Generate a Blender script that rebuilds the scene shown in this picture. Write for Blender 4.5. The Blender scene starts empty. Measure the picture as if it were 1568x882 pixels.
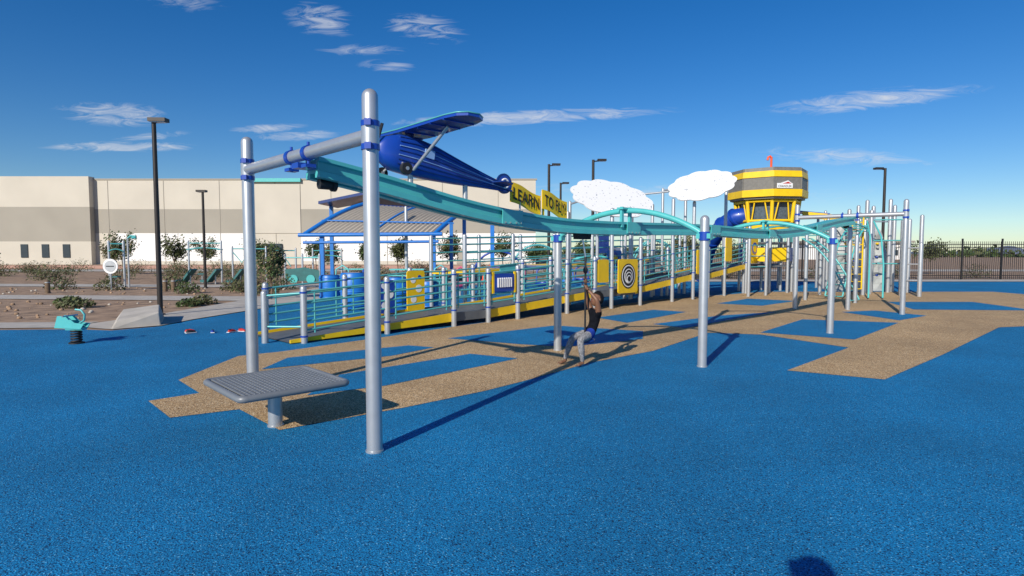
import bpy, math, random
from mathutils import Vector as V, Matrix
random.seed(7)
sc=bpy.context.scene
R=math.radians
# ------------------------------------------------------------------ materials
MC={}
def mat(name,col,rough=.5,metal=0.,var=.12,scale=6.,bump=0.,bscale=60.,coat=0.,spec=.5):
    if name in MC: return MC[name]
    m=bpy.data.materials.new(name); m.use_nodes=True; nt=m.node_tree; N=nt.nodes; L=nt.links
    b=N['Principled BSDF']; b.inputs['Roughness'].default_value=rough; b.inputs['Metallic'].default_value=metal
    b.inputs['Specular IOR Level'].default_value=spec
    if coat: b.inputs['Coat Weight'].default_value=coat
    g=N.new('ShaderNodeNewGeometry')
    n=N.new('ShaderNodeTexNoise'); n.inputs['Scale'].default_value=scale; n.inputs['Detail'].default_value=2
    L.new(g.outputs['Position'],n.inputs['Vector'])
    r=N.new('ShaderNodeMapRange'); r.inputs[3].default_value=1-var; r.inputs[4].default_value=1+var
    r.inputs[1].default_value=.3; r.inputs[2].default_value=.7
    L.new(n.outputs['Fac'],r.inputs[0])
    mx=N.new('ShaderNodeVectorMath'); mx.operation='SCALE'; mx.inputs[0].default_value=col
    L.new(r.outputs[0],mx.inputs['Scale']); L.new(mx.outputs[0],b.inputs['Base Color'])
    if bump:
        n2=N.new('ShaderNodeTexNoise'); n2.inputs['Scale'].default_value=bscale; n2.inputs['Detail'].default_value=2
        L.new(g.outputs['Position'],n2.inputs['Vector'])
        bp=N.new('ShaderNodeBump'); bp.inputs['Strength'].default_value=bump; bp.inputs['Distance'].default_value=.02
        L.new(n2.outputs['Fac'],bp.inputs['Height']); L.new(bp.outputs[0],b.inputs['Normal'])
    MC[name]=m; return m
def rubber(name,stops,scale=190,grain=.3):
    m=bpy.data.materials.new(name); m.use_nodes=True; nt=m.node_tree; N=nt.nodes; L=nt.links
    b=N['Principled BSDF']; b.inputs['Roughness'].default_value=.8; b.inputs['Specular IOR Level'].default_value=.3
    g=N.new('ShaderNodeNewGeometry')
    vo=N.new('ShaderNodeTexVoronoi'); vo.voronoi_dimensions='2D'; vo.inputs['Scale'].default_value=scale; L.new(g.outputs['Position'],vo.inputs['Vector'])
    sp=N.new('ShaderNodeSeparateColor'); L.new(vo.outputs['Color'],sp.inputs[0])
    cr=N.new('ShaderNodeValToRGB'); cr.color_ramp.interpolation='CONSTANT'
    el=cr.color_ramp.elements
    el[0].position=0; el[0].color=(*stops[0][1],1); el[1].position=stops[1][0]; el[1].color=(*stops[1][1],1)
    for p,c in stops[2:]:
        e=el.new(p); e.color=(*c,1)
    L.new(sp.outputs[0],cr.inputs[0])
    def nz(sc_,det,lo,hi):
        n=N.new('ShaderNodeTexNoise'); n.noise_dimensions='2D'; n.inputs['Scale'].default_value=sc_; n.inputs['Detail'].default_value=det; n.inputs['Roughness'].default_value=.6
        L.new(g.outputs['Position'],n.inputs['Vector'])
        r=N.new('ShaderNodeMapRange'); r.inputs[1].default_value=.3; r.inputs[2].default_value=.7; r.inputs[3].default_value=lo; r.inputs[4].default_value=hi
        L.new(n.outputs['Fac'],r.inputs[0]); return r.outputs[0],n
    a,_=nz(.55,4,.86,1.13); c2,nf=nz(95,1,1-grain,1+grain)
    mu=N.new('ShaderNodeMath'); mu.operation='MULTIPLY'; L.new(a,mu.inputs[0]); L.new(c2,mu.inputs[1])
    mx=N.new('ShaderNodeVectorMath'); mx.operation='SCALE'; L.new(cr.outputs[0],mx.inputs[0]); L.new(mu.outputs[0],mx.inputs['Scale'])
    L.new(mx.outputs[0],b.inputs['Base Color'])
    bp=N.new('ShaderNodeBump'); bp.inputs['Strength'].default_value=.8; bp.inputs['Distance'].default_value=.008
    L.new(nf.outputs['Fac'],bp.inputs['Height']); L.new(bp.outputs[0],b.inputs['Normal'])
    MC[name]=m; return m
blue_rub=rubber('blue_rubber',[(0,(.001,.03,.085)),(.12,(.003,.13,.31)),(.3,(.004,.185,.41)),(.75,(.008,.225,.48)),(.97,(.12,.42,.65))],150,.34)
tan_rub=rubber('tan_rubber',[(0,(.09,.05,.022)),(.10,(.33,.20,.09)),(.35,(.52,.34,.165)),(.75,(.66,.46,.25)),(.92,(.82,.68,.45))],120,.42)
silver=mat('silver_powdercoat',(.50,.515,.53),.36,.55,.05,9)
teal=mat('teal_steel',(.085,.47,.46),.38,.0,.06,5,coat=.2)
tealp=mat('teal_pipe',(.10,.42,.42),.35,.1,.05)
royal=mat('royal_blue',(.008,.055,.36),.35,0,.08,6,coat=.3)
navy=mat('navy_blue',(.004,.03,.17),.4,0,.08,6,coat=.3)
skyb=mat('canopy_blue',(.015,.17,.55),.4,0,.06)
yellow=mat('yellow_panel',(.84,.54,.006),.42,0,.07,4)
black=mat('black_rubber',(.015,.015,.016),.6)
dgrey=mat('dark_grey_panel',(.175,.165,.145),.5,0,.12,8)
white=mat('white_panel',(.80,.80,.79),.5,0,.03)
bronze=mat('bronze_lamp',(.035,.028,.024),.45,.3)
conc=mat('concrete',(.47,.43,.37),.85,0,.14,2.5,.3,90)
mulch=mat('desert_gravel',(.33,.22,.14),.95,0,.38,2.2,.8,35)
deckm=mat('deck_grey',(.13,.14,.15),.6,.2,.1)
vgrey=mat('vinyl_grey',(.19,.205,.22),.42,.1,.05)
bark=mat('bark',(.16,.11,.07),.9,0,.3,20,.6,60)
red=mat('red_plastic',(.55,.03,.02),.45)
orange=mat('orange_plastic',(.85,.09,.015),.45)
pink=mat('pink_plastic',(.6,.08,.2),.45)
chrome=mat('stainless',(.6,.6,.6),.2,.9,.03)
def leafmat(n,c): return mat(n,c,.7,0,.45,3.5)
leafA=leafmat('leaf_olive',(.085,.10,.035)); leafB=leafmat('leaf_green',(.055,.095,.025)); leafC=leafmat('leaf_dry',(.17,.14,.07))
# ------------------------------------------------------------------ mesh builder
class B:
    def __init__(s): s.v=[];s.f=[];s.mi=[];s.sm=[];s.mats=[]
    def m(s,mt):
        if mt not in s.mats: s.mats.append(mt)
        return s.mats.index(mt)
    def add(s,vs,fs,mt,smooth=False):
        o=len(s.v); s.v+=[tuple(x) for x in vs]; k=s.m(mt)
        for f in fs: s.f.append(tuple(i+o for i in f)); s.mi.append(k); s.sm.append(smooth)
    def sweep(s,pts,rad,mt,seg=12,caps=True):
        pts=[V(p) for p in pts]
        if not isinstance(rad,(list,tuple)): rad=[rad]*len(pts)
        t0=(pts[1]-pts[0]).normalized(); up=V((0,0,1)) if abs(t0.z)<.9 else V((0,1,0))
        vs=[];x=t0.cross(up).normalized()
        for i,p in enumerate(pts):
            if i==0:t=t0
            elif i==len(pts)-1:t=(pts[i]-pts[i-1]).normalized()
            else:t=((pts[i+1]-pts[i]).normalized()+(pts[i]-pts[i-1]).normalized()).normalized()
            x=(x-t*x.dot(t)).normalized(); y=t.cross(x)
            for k in range(seg):
                a=2*math.pi*k/seg; vs.append(p+(x*math.cos(a)+y*math.sin(a))*rad[i])
        fs=[]
        for i in range(len(pts)-1):
            for k in range(seg):
                k2=(k+1)%seg; fs.append((i*seg+k,i*seg+k2,(i+1)*seg+k2,(i+1)*seg+k))
        s.add(vs,fs,mt,True)
        if caps:
            n=len(pts)-1
            s.add(vs[:seg],[tuple(range(seg-1,-1,-1))],mt); s.add(vs[n*seg:],[tuple(range(seg))],mt)
    def tube(s,a,b,r,mt,seg=12,r2=None): s.sweep([a,b],[r,r if r2 is None else r2],mt,seg)
    def post(s,x,y,z0,z1,r,mt,seg=20):
        p=[(x,y,z0),(x,y,z1-r)];q=[r,r]
        for a in (20,40,60,75,86): p.append((x,y,z1-r+r*math.sin(R(a)))); q.append(r*math.cos(R(a)))
        s.sweep(p,q,mt,seg)
    def box(s,c,d,mt,rz=0,M=None):
        c=V(c);M=M or Matrix.Rotation(rz,3,'Z'); vs=[]
        for z in(-.5,.5):
            for x,y in((-.5,-.5),(.5,-.5),(.5,.5),(-.5,.5)): vs.append(c+M@V((x*d[0],y*d[1],z*d[2])))
        s.add(vs,[(3,2,1,0),(4,5,6,7),(0,1,5,4),(1,2,6,5),(2,3,7,6),(3,0,4,7)],mt)
    def prism(s,poly,h,mt,side=None):
        n=len(poly);h=V(h);a=[V(p) for p in poly];b=[p+h for p in a]
        s.add(a,[tuple(range(n-1,-1,-1))],mt); s.add(b,[tuple(range(n))],mt)
        s.add(a+b,[(i,(i+1)%n,n+(i+1)%n,n+i) for i in range(n)],side or mt)
    def ell(s,c,r,mt,M=None,seg=16,rg=10,fn=None):
        c=V(c);M=M or Matrix.Identity(3); vs=[]
        if not isinstance(r,(list,tuple)): r=(r,r,r)
        for i in range(rg+1):
            ph=math.pi*i/rg
            for k in range(seg):
                a=2*math.pi*k/seg; p=V((math.sin(ph)*math.cos(a)*r[0],math.sin(ph)*math.sin(a)*r[1],math.cos(ph)*r[2]))
                if fn:p=fn(p)
                vs.append(c+M@p)
        s.add(vs,[(i*seg+k,(i+1)*seg+k,(i+1)*seg+(k+1)%seg,i*seg+(k+1)%seg) for i in range(rg) for k in range(seg)],mt,True)
    def obj(s,name,parent=None,bevel=0):
        vs=[V(v) for v in s.v]
        lo=V([min(v[i] for v in vs) for i in range(3)]);hi=V([max(v[i] for v in vs) for i in range(3)])
        c=V(((lo.x+hi.x)/2,(lo.y+hi.y)/2,lo.z))
        me=bpy.data.meshes.new(name); me.from_pydata([v-c for v in vs],[],s.f)
        for m in s.mats: me.materials.append(m)
        me.polygons.foreach_set('material_index',s.mi); me.polygons.foreach_set('use_smooth',s.sm); me.update()
        o=bpy.data.objects.new(name,me); sc.collection.objects.link(o)
        if parent: o.parent=parent; o.location=c-parent.location
        else: o.location=c
        if bevel:
            md=o.modifiers.new('bevel','BEVEL'); md.width=bevel; md.segments=2; md.limit_method='ANGLE'; md.angle_limit=R(50)
        return o
def empty(name,loc=(0,0,0)):
    e=bpy.data.objects.new(name,None); e.location=loc; sc.collection.objects.link(e); return e
def sheet(name,poly,z,mt):
    b=B(); b.add([(x,y,z) for x,y in poly],[tuple(range(len(poly)))],mt); return b.obj(name)
def ccw(p):
    a=sum(p[i][0]*p[(i+1)%len(p)][1]-p[(i+1)%len(p)][0]*p[i][1] for i in range(len(p)))
    return p if a>0 else p[::-1]
def textmesh(body):
    cu=bpy.data.curves.new('t','FONT'); cu.body=body; cu.align_x='LEFT'; cu.offset=.018; cu.space_character=1.12
    o=bpy.data.objects.new('t',cu); sc.collection.objects.link(o); bpy.context.view_layer.update()
    me=bpy.data.meshes.new_from_object(o.evaluated_get(bpy.context.evaluated_depsgraph_get()))
    vs=[v.co.copy() for v in me.vertices]; fs=[tuple(p.vertices) for p in me.polygons]
    bpy.data.objects.remove(o)
    x0=min(v.x for v in vs);x1=max(v.x for v in vs);y0=min(v.y for v in vs);y1=max(v.y for v in vs)
    return [((v.x-x0)/(x1-x0),(v.y-y0)/(y1-y0)) for v in vs],fs
def quadtext(b,body,bl,br,tl,tr,off,mt,mx=.07,my=.2):
    bl,br,tl,tr=map(V,(bl,br,tl,tr)); off=V(off); uv,fs=textmesh(body); vs=[]
    for u,w in uv:
        u=mx+u*(1-2*mx); w=my+w*(1-2*my)
        vs.append((bl*(1-u)+br*u)*(1-w)+(tl*(1-u)+tr*u)*w+off)
    b.add(vs,fs,mt)
# ------------------------------------------------------------------ ground
sheet('desert_ground',[(-1500,-600),(1500,-600),(1500,2500),(-1500,2500)],0,mulch)
sheet('blue_rubber_surface',ccw([(-9.2,12.3),(-8.3,12.1),(-7.7,12.8),(-7.64,14.1),(-7.1,17.5),(-6,26),(0,31),(10,33),(40,33),(70,33),(70,-40),(-70,-40),(-70,9.5),(-14,11.9)]),.006,blue_rub)
T1=[(-3.93,6.27),(-3.57,6.63),(-4.2,7.32),(-4.25,9.05),(-3.74,9.48),(-2.32,11.28),(-1.2,12.81),(1.15,15.61),(4.81,19.98),(10.49,24.4),(20,24.4),(20,17.5),(14,13.5),(10.5,12.6),(6.84,9.23),(4.71,7.35),(3.75,7.93),(5.7,9.87),(4.89,11.47),(3.95,11.75),(2.31,9.54),(1.15,8.51),(.13,7.24),(-.33,6.72),(-1.11,6.0),(-2.1,5.22),(-2.79,5.93),(-3.32,5.62)]
sheet('tan_rubber_path',ccw(T1),.010,tan_rub)
for P in ([(-3.44,7.98),(-3.42,8.88),(-1.79,10.08),(-1.32,9.87),(-1.87,9.05)],
          [(-2.3,6.5),(-2.26,7.63),(-.66,9.23),(.09,8.82),(-1.52,6.99)],
          [(-1.21,10.93),(.95,12.9),(2.68,11.94),(2.43,10.85),(.95,9.94),(.18,10.2)],
          [(2.1,14.5),(3.98,16.5),(4.73,15.9),(2.64,13.4)],
          [(3.17,13.15),(5.29,14.95),(7.2,15.9),(5.57,14.4),(3.7,12.45)],
          [(4.99,11.74),(7.0,14.1),(8.86,13.4),(6.32,10.77)],
          [(8.95,15.9),(10.1,16.3),(10.6,14.95),(9.2,13.9)],
          [(12.3,19.2),(15.1,19.2),(14.6,16.3),(11.4,16.6)],
          [(6.5,18.6),(8.3,20.6),(9.5,19.6),(7.6,17.8)]):
    sheet('blue_rubber_patch',ccw(P),.014,blue_rub)
sheet('concrete_path',ccw([(-7.72,12.86),(-7.67,14.1),(-7.13,17.5),(-6.03,26),(-9.0,27),(-9.2,15.3),(-9.6,12.7),(-8.35,12.2)]),.02,conc)
sheet('concrete_path',ccw([(-9.15,19.6),(-9.05,21.6),(-20,22.4),(-70,25),(-70,23),(-20,20.6)]),.02,conc)
sheet('concrete_path',ccw([(-9.6,12.5),(-9.6,13.6),(-14,13.2),(-70,11),(-70,9.7),(-14,12.1)]),.018,conc)
sheet('concrete_path',ccw([(-6,27.2),(0,31.2),(10,33.1),(70,33.1),(70,35.6),(9,35.6),(-2,33.8),(-12,29.5),(-60,33),(-60,30.6),(-12,27.4)]),.02,conc)
sheet('concrete_path',ccw([(-60,52),(60,52),(60,58),(-60,58)]),.016,conc)
b=B(); b.add([(-8.42,12.28,.02),(-7.78,12.95,.02),(-8.55,14.4,.02),(-9.6,14.2,.02),(-8.42,12.45,.17),(-7.84,13.0,.30),(-8.58,14.25,.36),(-9.35,14.1,.26)],[(0,1,5,4),(1,2,6,5),(2,3,7,6),(3,0,4,7),(4,5,6,7)],conc); b.obj('concrete_wedge',bevel=.02)
# ------------------------------------------------------------------ zip line
zl=empty('zip_line',(3.6,10.8,0))
A0=V((-2.0,5.6,0));DU=V((11.2,10.5,0));U=DU.normalized();NN=V((.684,-.73,0))
def postpair(p,q,z,name):
    b=B()
    for x,y in(p,q):
        b.post(x,y,0,z,.063,silver,28)
        b.tube((x,y,.0),(x,y,.020),.072,silver,24)
    b.obj(name,zl)
def collar(b,x,y,z): 
    b.tube((x,y,z-.022),(x,y,z+.022),.073,royal,28); b.box((x,y-.08,z),(.05,.03,.05),royal)
postpair((-1.108,4.66),(-2.917,6.55),2.88,'start_posts')
postpair((10.18,15.27),(8.16,16.9),3.0,'end_posts')
postpair((2.68,8.21),(.75,9.6),2.13,'arch_posts')
postpair((6.34,11.65),(4.27,13.05),2.13,'arch_posts_far')
b=B()
for p,q,z in(((-1.108,4.66),(-2.917,6.55),2.52),((10.18,15.27),(8.16,16.9),2.62)):
    p=V((*p,z));q=V((*q,z)); b.tube(p,q,.058,silver,24)
    for e in(p,q):
        b.tube(e-V((0,0,.075)),e+V((0,0,.075)),.07,silver,28); collar(b,e.x,e.y,z+.09); collar(b,e.x,e.y,z-.09)
    d=(q-p).normalized()
    for t in(.42,.56):
        c=p.lerp(q,t); b.tube(c-d*.03,c+d*.03,.07,royal,24); b.tube(c-V((0,0,.14)),c+V((0,0,.1)),.014,royal,8)
        b.box(c+V((0,0,-.12)),(.1,.1,.03),royal,.77)
    c=p.lerp(q,.49); s_d=U if p.x<0 else -U; b.box(c+s_d*.08+V((0,0,-.10)),(.26,.14,.05),royal,math.atan2(U.y,U.x))
b.obj('frame_beams',zl)
S=[(-.01,2.45),(.03,2.38),(.064,2.29),(.12,2.13),(.17,2.04),(.23,1.975),(.3,1.975),(.38,2.0),(.5,2.03),(.6,2.0),(.68,2.01),(.76,2.09),(.84,2.22),(.92,2.38),(1.01,2.50)]
def zs(s):
    for i in range(len(S)-1):
        if s<=S[i+1][0]:
            p1=S[i];p2=S[i+1];t=(s-p1[0])/(p2[0]-p1[0]); return p1[1]+(p2[1]-p1[1])*t
    return S[-1][1]
prof=[(-.15,.09),(-.15,.055),(-.115,.045),(-.115,-.03),(-.15,-.04),(-.15,-.10),(-.055,-.10),(-.055,-.055),(.055,-.055),(.055,-.10),(.15,-.10),(.15,-.04),(.115,-.03),(.115,.045),(.15,.055),(.15,.09),(.05,.09),(.045,.07),(-.045,.07),(-.05,.09)]
b=B();n=120;vs=[];k=len(prof); S0=.008; SL=.992
sm=[zs(S0+SL*i/n) for i in range(n+1)]
for _ in range(14): sm=[sm[0]]+[(sm[i-1]+2*sm[i]+sm[i+1])/4 for i in range(1,n)]+[sm[-1]]
def ztr(s): 
    t=(s-S0)/SL*n; i=max(0,min(n-1,int(t))); return sm[i]+(sm[i+1]-sm[i])*(t-i)
for i in range(n+1):
    s=S0+SL*i/n; c=A0+DU*s
    for w,h in prof: vs.append(c+NN*w+V((0,0,sm[i]+h)))
b.add(vs,[(i*k+j,i*k+(j+1)%k,(i+1)*k+(j+1)%k,(i+1)*k+j) for i in range(n) for j in range(k)],teal)
b.add(vs[:k],[tuple(range(k))],teal);b.add(vs[-k:],[tuple(range(k-1,-1,-1))],teal)
for s in (.17,.335,.5,.66,.83):
    c=A0+DU*s; z=ztr(s)
    for sg in(-1,1): b.box(c+NN*(.156*sg)+V((0,0,z)),(.34,.012,.17),teal,math.atan2(U.y,U.x))
    for q in(-.13,-.05,.05,.13):
        for sg in(-1,1): b.tube(c+U*q+NN*(.158*sg)+V((0,0,z-.07)),c+U*q+NN*(.17*sg)+V((0,0,z-.07)),.012,chrome,8)
b.obj('curved_track',zl)
b=B()
for p,q,s in(((2.68,8.21),(.75,9.6),.335),((6.34,11.65),(4.27,13.05),.66)):
    p=V((*p,1.84));q=V((*q,1.84)); pts=[]
    for i in range(25):
        t=i/24; c=p.lerp(q,t); c.z=1.84+.40*math.sin(math.pi*t)**.8; pts.append(c)
    b.sweep(pts,.042,teal,14)
    m=pts[12]; zt=ztr(s)
    for q2 in(-.1,.1): b.box((m.x+U.x*q2,m.y+U.y*q2,(zt+m.z)/2+.03),(.05,.04,abs(m.z-zt)+.05),teal,.75)
    b.box((m.x,m.y,m.z+.03),(.3,.11,.03),teal,.75)
    for e in(p,q):
        b.tube((e.x,e.y,1.78),(e.x,e.y,1.90),.078,royal,24); b.box((e.x,e.y,1.84),(.2,.12,.07),teal,2.5)
b.obj('arch_supports',zl)
b=B()
for s,sg in((.012,1),(.99,-1)):
    c=A0+DU*s; z=ztr(s)-.14
    b.tube(c+V((0,0,z))+U*.0*sg,c+V((0,0,z))+U*.13*sg,.05,black,14); b.tube(c+V((0,0,z))+U*.13*sg,c+V((0,0,z))+U*.17*sg,.065,black,14)
b.obj('bumpers',zl)
RX,RY=1.05,8.40; s_=.268; zt=ztr(s_)
b=B(); c=A0+DU*s_
b.box((c.x,c.y,zt-.13),(.28,.09,.09),black,math.atan2(U.y,U.x))
for q in(-.1,.1):
    b.tube(c+U*q+NN*.05+V((0,0,zt-.11)),c+U*q+NN*-.05+V((0,0,zt-.11)),.045,black,14)
b.tube((c.x,c.y,zt-.14),(RX,RY,1.55),.012,chrome,8)
b.sweep([(RX,RY,1.55),(RX,RY,1.45),(RX,RY,.36)],[.02,.014,.014],black,10)
b.ell((RX,RY,1.36),(.035,.035,.05),black)
b.obj('trolley_and_rope',zl)
b=B(); b.sweep([(RX+.03,RY,.32),(RX+.03,RY,.335),(RX+.03,RY,.365),(RX+.03,RY,.38)],[.08,.115,.115,.08],navy,24); b.obj('disc_seat',zl)
# launch platform
pf=empty('launch_platform',(-2.21,5.45,0)); C=V((-2.21,5.45,0)); ang=math.atan2(.684,.73)
b=B(); Mz=Matrix.Rotation(ang,3,'Z'); h=.46
b.box(C+V((0,0,.395)),(2*h-.04,2*h-.04,.02),black,ang)
for i in range(21):
    x=-h+.03+i*(2*h-.06)/20; b.tube(C+Mz@V((x,-h+.02,.408)),C+Mz@V((x,h-.02,.408)),.0115,vgrey,6)
for i in range(15):
    y=-h+.05+i*(2*h-.1)/14; b.tube(C+Mz@V((-h+.02,y,.4075)),C+Mz@V((h-.02,y,.4075)),.0115,vgrey,6)
b.obj('deck',pf)
b=B(); cor=[]
for k in range(4):
    cx,cy=[(h-.03,h-.03),(-h+.03,h-.03),(-h+.03,-h+.03),(h-.03,-h+.03)][k]
    for j in range(5):
        a=R(k*90+j*22.5); cor.append(C+Mz@V((cx+.05*math.cos(a),cy+.05*math.sin(a),.393)))
cor.append(cor[0]); cor.append(cor[1]); b.sweep(cor,.03,vgrey,10,False); b.obj('rim',pf)
b=B(); b.tube((-2.19,5.36,0),(-2.19,5.36,.38),.063,silver,28); b.tube((-2.19,5.36,.35),(-2.19,5.36,.38),.14,silver,24)
for sg in(-1,1):
    b.box(C+Mz@V((sg*.25,0,.36)),(.05,.8,.04),silver,ang); b.box(C+Mz@V((0,sg*.25,.357)),(.8,.05,.03),silver,ang)
b.tube((-2.19,5.36,0),(-2.19,5.36,.02),.072,silver,24); b.obj('pedestal',pf)
# ------------------------------------------------------------------ toy airplane
ap=empty('airplane_sculpture',(-.9,6.6,2.5))
NO=V((-1.36,6.20,2.69));TA=V((-.12,7.36,2.42)); F=(TA-NO); Fl=F.length; F=F.normalized(); SD=V((.684,-.73,0)); UPP=SD.cross(F).normalized()
if UPP.z<0: UPP=-UPP
b=B(); vs=[];seg=16
secs=[(-.03,.05,.05,0),(0,.10,.13,0),(.08,.13,.19,0),(.2,.14,.205,.01),(.36,.13,.19,.01),(.58,.10,.14,0),(.8,.06,.09,0),(1,.03,.05,0)]
for t,w,hh,o in secs:
    c=NO+F*(Fl*t)+UPP*o
    for j in range(seg):
        a=2*math.pi*j/seg; ca,sa=math.cos(a),math.sin(a)
        ca=math.copysign(abs(ca)**.5,ca); sa=math.copysign(abs(sa)**.6,sa)
        vs.append(c+SD*(w*ca)+UPP*(hh*sa))
b.add(vs,[(i*seg+j,i*seg+(j+1)%seg,(i+1)*seg+(j+1)%seg,(i+1)*seg+j) for i in range(len(secs)-1) for j in range(seg)],royal,True)
b.add(vs[:seg],[tuple(range(seg))],navy); b.add(vs[-seg:],[tuple(range(seg-1,-1,-1))],navy)
lightb=mat('pale_blue_trim',(.25,.42,.7),.4)
for q in(.8,.55,.3,.05,-.2,-.45,-.7):
    pts=[]
    for t,w,hh,o in secs[2:]:
        c=NO+F*(Fl*t)+UPP*(o+hh*q)+SD*(w*1.03*(1-abs(q)**3.6)**.28); pts.append(c)
    b.sweep(pts,.0055,lightb if q in(.3,-.2) else navy,6)
b.box(NO+F*.50+SD*.150+UPP*.06,(.02,.12,.09),lightb,M=Matrix((SD,F,UPP)).transposed())
b.obj('fuselage',ap)
b=B(); wz=2.88; wc=V((-1.5,6.07,2.71))+V((.73,.68,0))*.42; wc=V((wc.x+U.x*.12,wc.y+U.y*.12,wz))
for sg in(1,-1):
    out=[(0,.27),(.8,.27),(.95,.23),(1.03,.12),(1.03,-.02),(.95,-.10),(.8,-.13),(0,-.16)]
    pl=[wc+SD*(sg*x)+U*y+V((0,0,.03*x)) for x,y in out]
    if sg<0: pl=pl[::-1]
    b.prism(pl,(0,0,.03),navy,royal)
    b.sweep([p+V((0,0,.033)) for p in pl],.008,tealp,6)
    for x in(.12,.34,.56,.78): b.box(wc+SD*(sg*x)+U*.06+V((0,0,-.004+.03*x)),(.38,.015,.015),royal,math.atan2(U.y,U.x))
b.obj('wings',ap)
b=B()
for sg in(1,-1):
    b.tube(NO+F*.34+SD*(.12*sg)-UPP*.15,wc+SD*(.62*sg)+U*.05,.018,silver,8)
    wp=V((-1.25,6.27,0))+SD*(.24*sg); wp.z=2.47
    b.tube(NO+F*.2+SD*(.1*sg)-UPP*.1,wp,.013,silver,8)
    b.tube(wp-SD*.025,wp+SD*.025,.062,black,20); b.tube(wp-SD*.03,wp+SD*.03,.02,silver,12)
b.tube((wc.x,wc.y,2.6),(wc.x,wc.y,wz),.05,navy,10)
b.tube((-1.1,6.42,2.2),(-1.1,6.42,2.6),.03,silver,10);b.tube((-.55,6.95,2.1),(-.55,6.95,2.5),.03,silver,10)
b.obj('struts_and_wheels',ap)
b=B()
t=TA+F*.02
b.tube(t+UPP*.05-SD*.012,t+UPP*.05+SD*.012,.125,navy,28); b.tube(t+UPP*.05-SD*.016,t+UPP*.05+SD*.016,.10,royal,28)
for a in range(40,321,20):
    p=t+UPP*.05+SD*.02+F*(.055*math.cos(R(a)))+UPP*(.055*math.sin(R(a)));p2=t+UPP*.05+SD*.02+F*(.055*math.cos(R(a+20)))+UPP*(.055*math.sin(R(a+20)))
    b.tube(p,p2,.014,white,6)
for sg in(1,-1): b.prism([t-F*.25+SD*.02*sg,t-F*.22+SD*.26*sg,t-F*.08+SD*.26*sg,t+SD*.02*sg][::sg],UPP*.015,navy)
b.obj('tail',ap)
b=B(); c=NO-F*.07
b.ell(c,(.05,.05,.05),silver)
for sg in(1,-1): b.box(c+(UPP*.95+SD*.3).normalized()*.13*sg,(.24,.05,.012),black,M=Matrix(((UPP*.95+SD*.3).normalized(),(SD*.95-UPP*.3).normalized(),F)).transposed())
b.obj('propeller',ap)
# banner
bn=empty('learn_to_fly_banner',(.33,7.8,2.2))
def flag(name,txt,P0,P1,zl0,zh0,zl1,zh1):
    b=B(); P0=V((*P0,0));P1=V((*P1,0)); n=14; vs=[]
    for i in range(n+1):
        t=i/n; p=P0.lerp(P1,t)+SD*(.008*math.sin(t*6.2)); lo=zl0+(zl1-zl0)*t+.012*math.sin(t*6); hi=zh0+(zh1-zh0)*t+.012*math.sin(t*6)
        vs+= [p+V((0,0,lo)),p+V((0,0,hi)),p+V((0,0,lo))-SD*.012,p+V((0,0,hi))-SD*.012]
    fs=[]
    for i in range(n):
        o=i*4; fs+=[(o,o+4,o+5,o+1),(o+2,o+3,o+7,o+6),(o+1,o+5,o+7,o+3),(o,o+2,o+6,o+4)]
    fs+=[(0,1,3,2),(4*n,4*n+2,4*n+3,4*n+1)]
    b.add(vs,fs,yellow)
    quadtext(b,txt,P0+V((0,0,zl0)),P1+V((0,0,zl1)),P0+V((0,0,zh0)),P1+V((0,0,zh1)),SD*.014,black)
    b.obj(name,bn)
flag('learn_flag','LEARN',(-.02,7.44),(.38,7.83),2.25,2.50,2.11,2.36)
flag('to_fly_flag','TO FLY!',(.40,7.80),(.76,8.16),2.19,2.44,2.06,2.31)
b=B(); b.prism([(.38,7.84,2.11),(.43,7.86,2.08),(.43,7.86,2.42),(.38,7.84,2.36)],-SD*.01,yellow); b.tube((-.1,7.36,2.4),(0,7.44,2.38),.012,navy,6); b.tube((.39,7.82,2.0),(.39,7.82,2.42),.012,silver,8); b.tube((.1,7.56,2.05),(.1,7.56,2.3),.012,silver,8)
b.obj('banner_brackets',bn)
# ------------------------------------------------------------------ ramp structure
rp=empty('accessible_ramp',(3,17,0))
def P(a,v=0,z=0): return V((-3.9+.7071*a-.7071*v,10.25+.7071*a+.7071*v,z))
RA=math.pi/4; Wd=1.5
prf=[(0,.0),(3.65,.25),(4.8,.25),(8.6,.50),(10.8,.50),(14.3,.82),(15.5,.82),(18.6,1.12),(22,1.12)]
def dz(a):
    for i in range(len(prf)-1):
        if a<=prf[i+1][0]:
            t=(a-prf[i][0])/(prf[i+1][0]-prf[i][0]); return prf[i][1]+(prf[i+1][1]-prf[i][1])*t
    return prf[-1][1]
b=B()
for i in range(len(prf)-1):
    (a0,z0),(a1,z1)=prf[i],prf[i+1]
    z0=max(z0,.03)
    b.add([P(a0,.02,z0),P(a1,.02,z1),P(a1,Wd-.02,z1),P(a0,Wd-.02,z0),P(a0,.02,max(z0-.06,0.022)),P(a1,.02,z1-.06),P(a1,Wd-.02,z1-.06),P(a0,Wd-.02,max(z0-.06,.022))],[(0,1,2,3),(7,6,5,4),(0,4,5,1),(2,6,7,3)],deckm)
    slope=i%2==0
    for v in(0,Wd):
        mt=yellow if slope else deckm
        b.add([P(a0,v-.02,max(z0-.14,.022)),P(a1,v-.02,z1-.14),P(a1,v-.02,z1+.05),P(a0,v-.02,z0+.05),P(a0,v+.015,max(z0-.14,.022)),P(a1,v+.015,z1-.14),P(a1,v+.015,z1+.05),P(a0,v+.015,z0+.05)],[(0,1,2,3),(7,6,5,4),(3,2,6,7),(0,3,7,4),(1,5,6,2),(4,5,1,0)],mt)
b.obj('deck_and_skirts',rp)
b=B()
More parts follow.
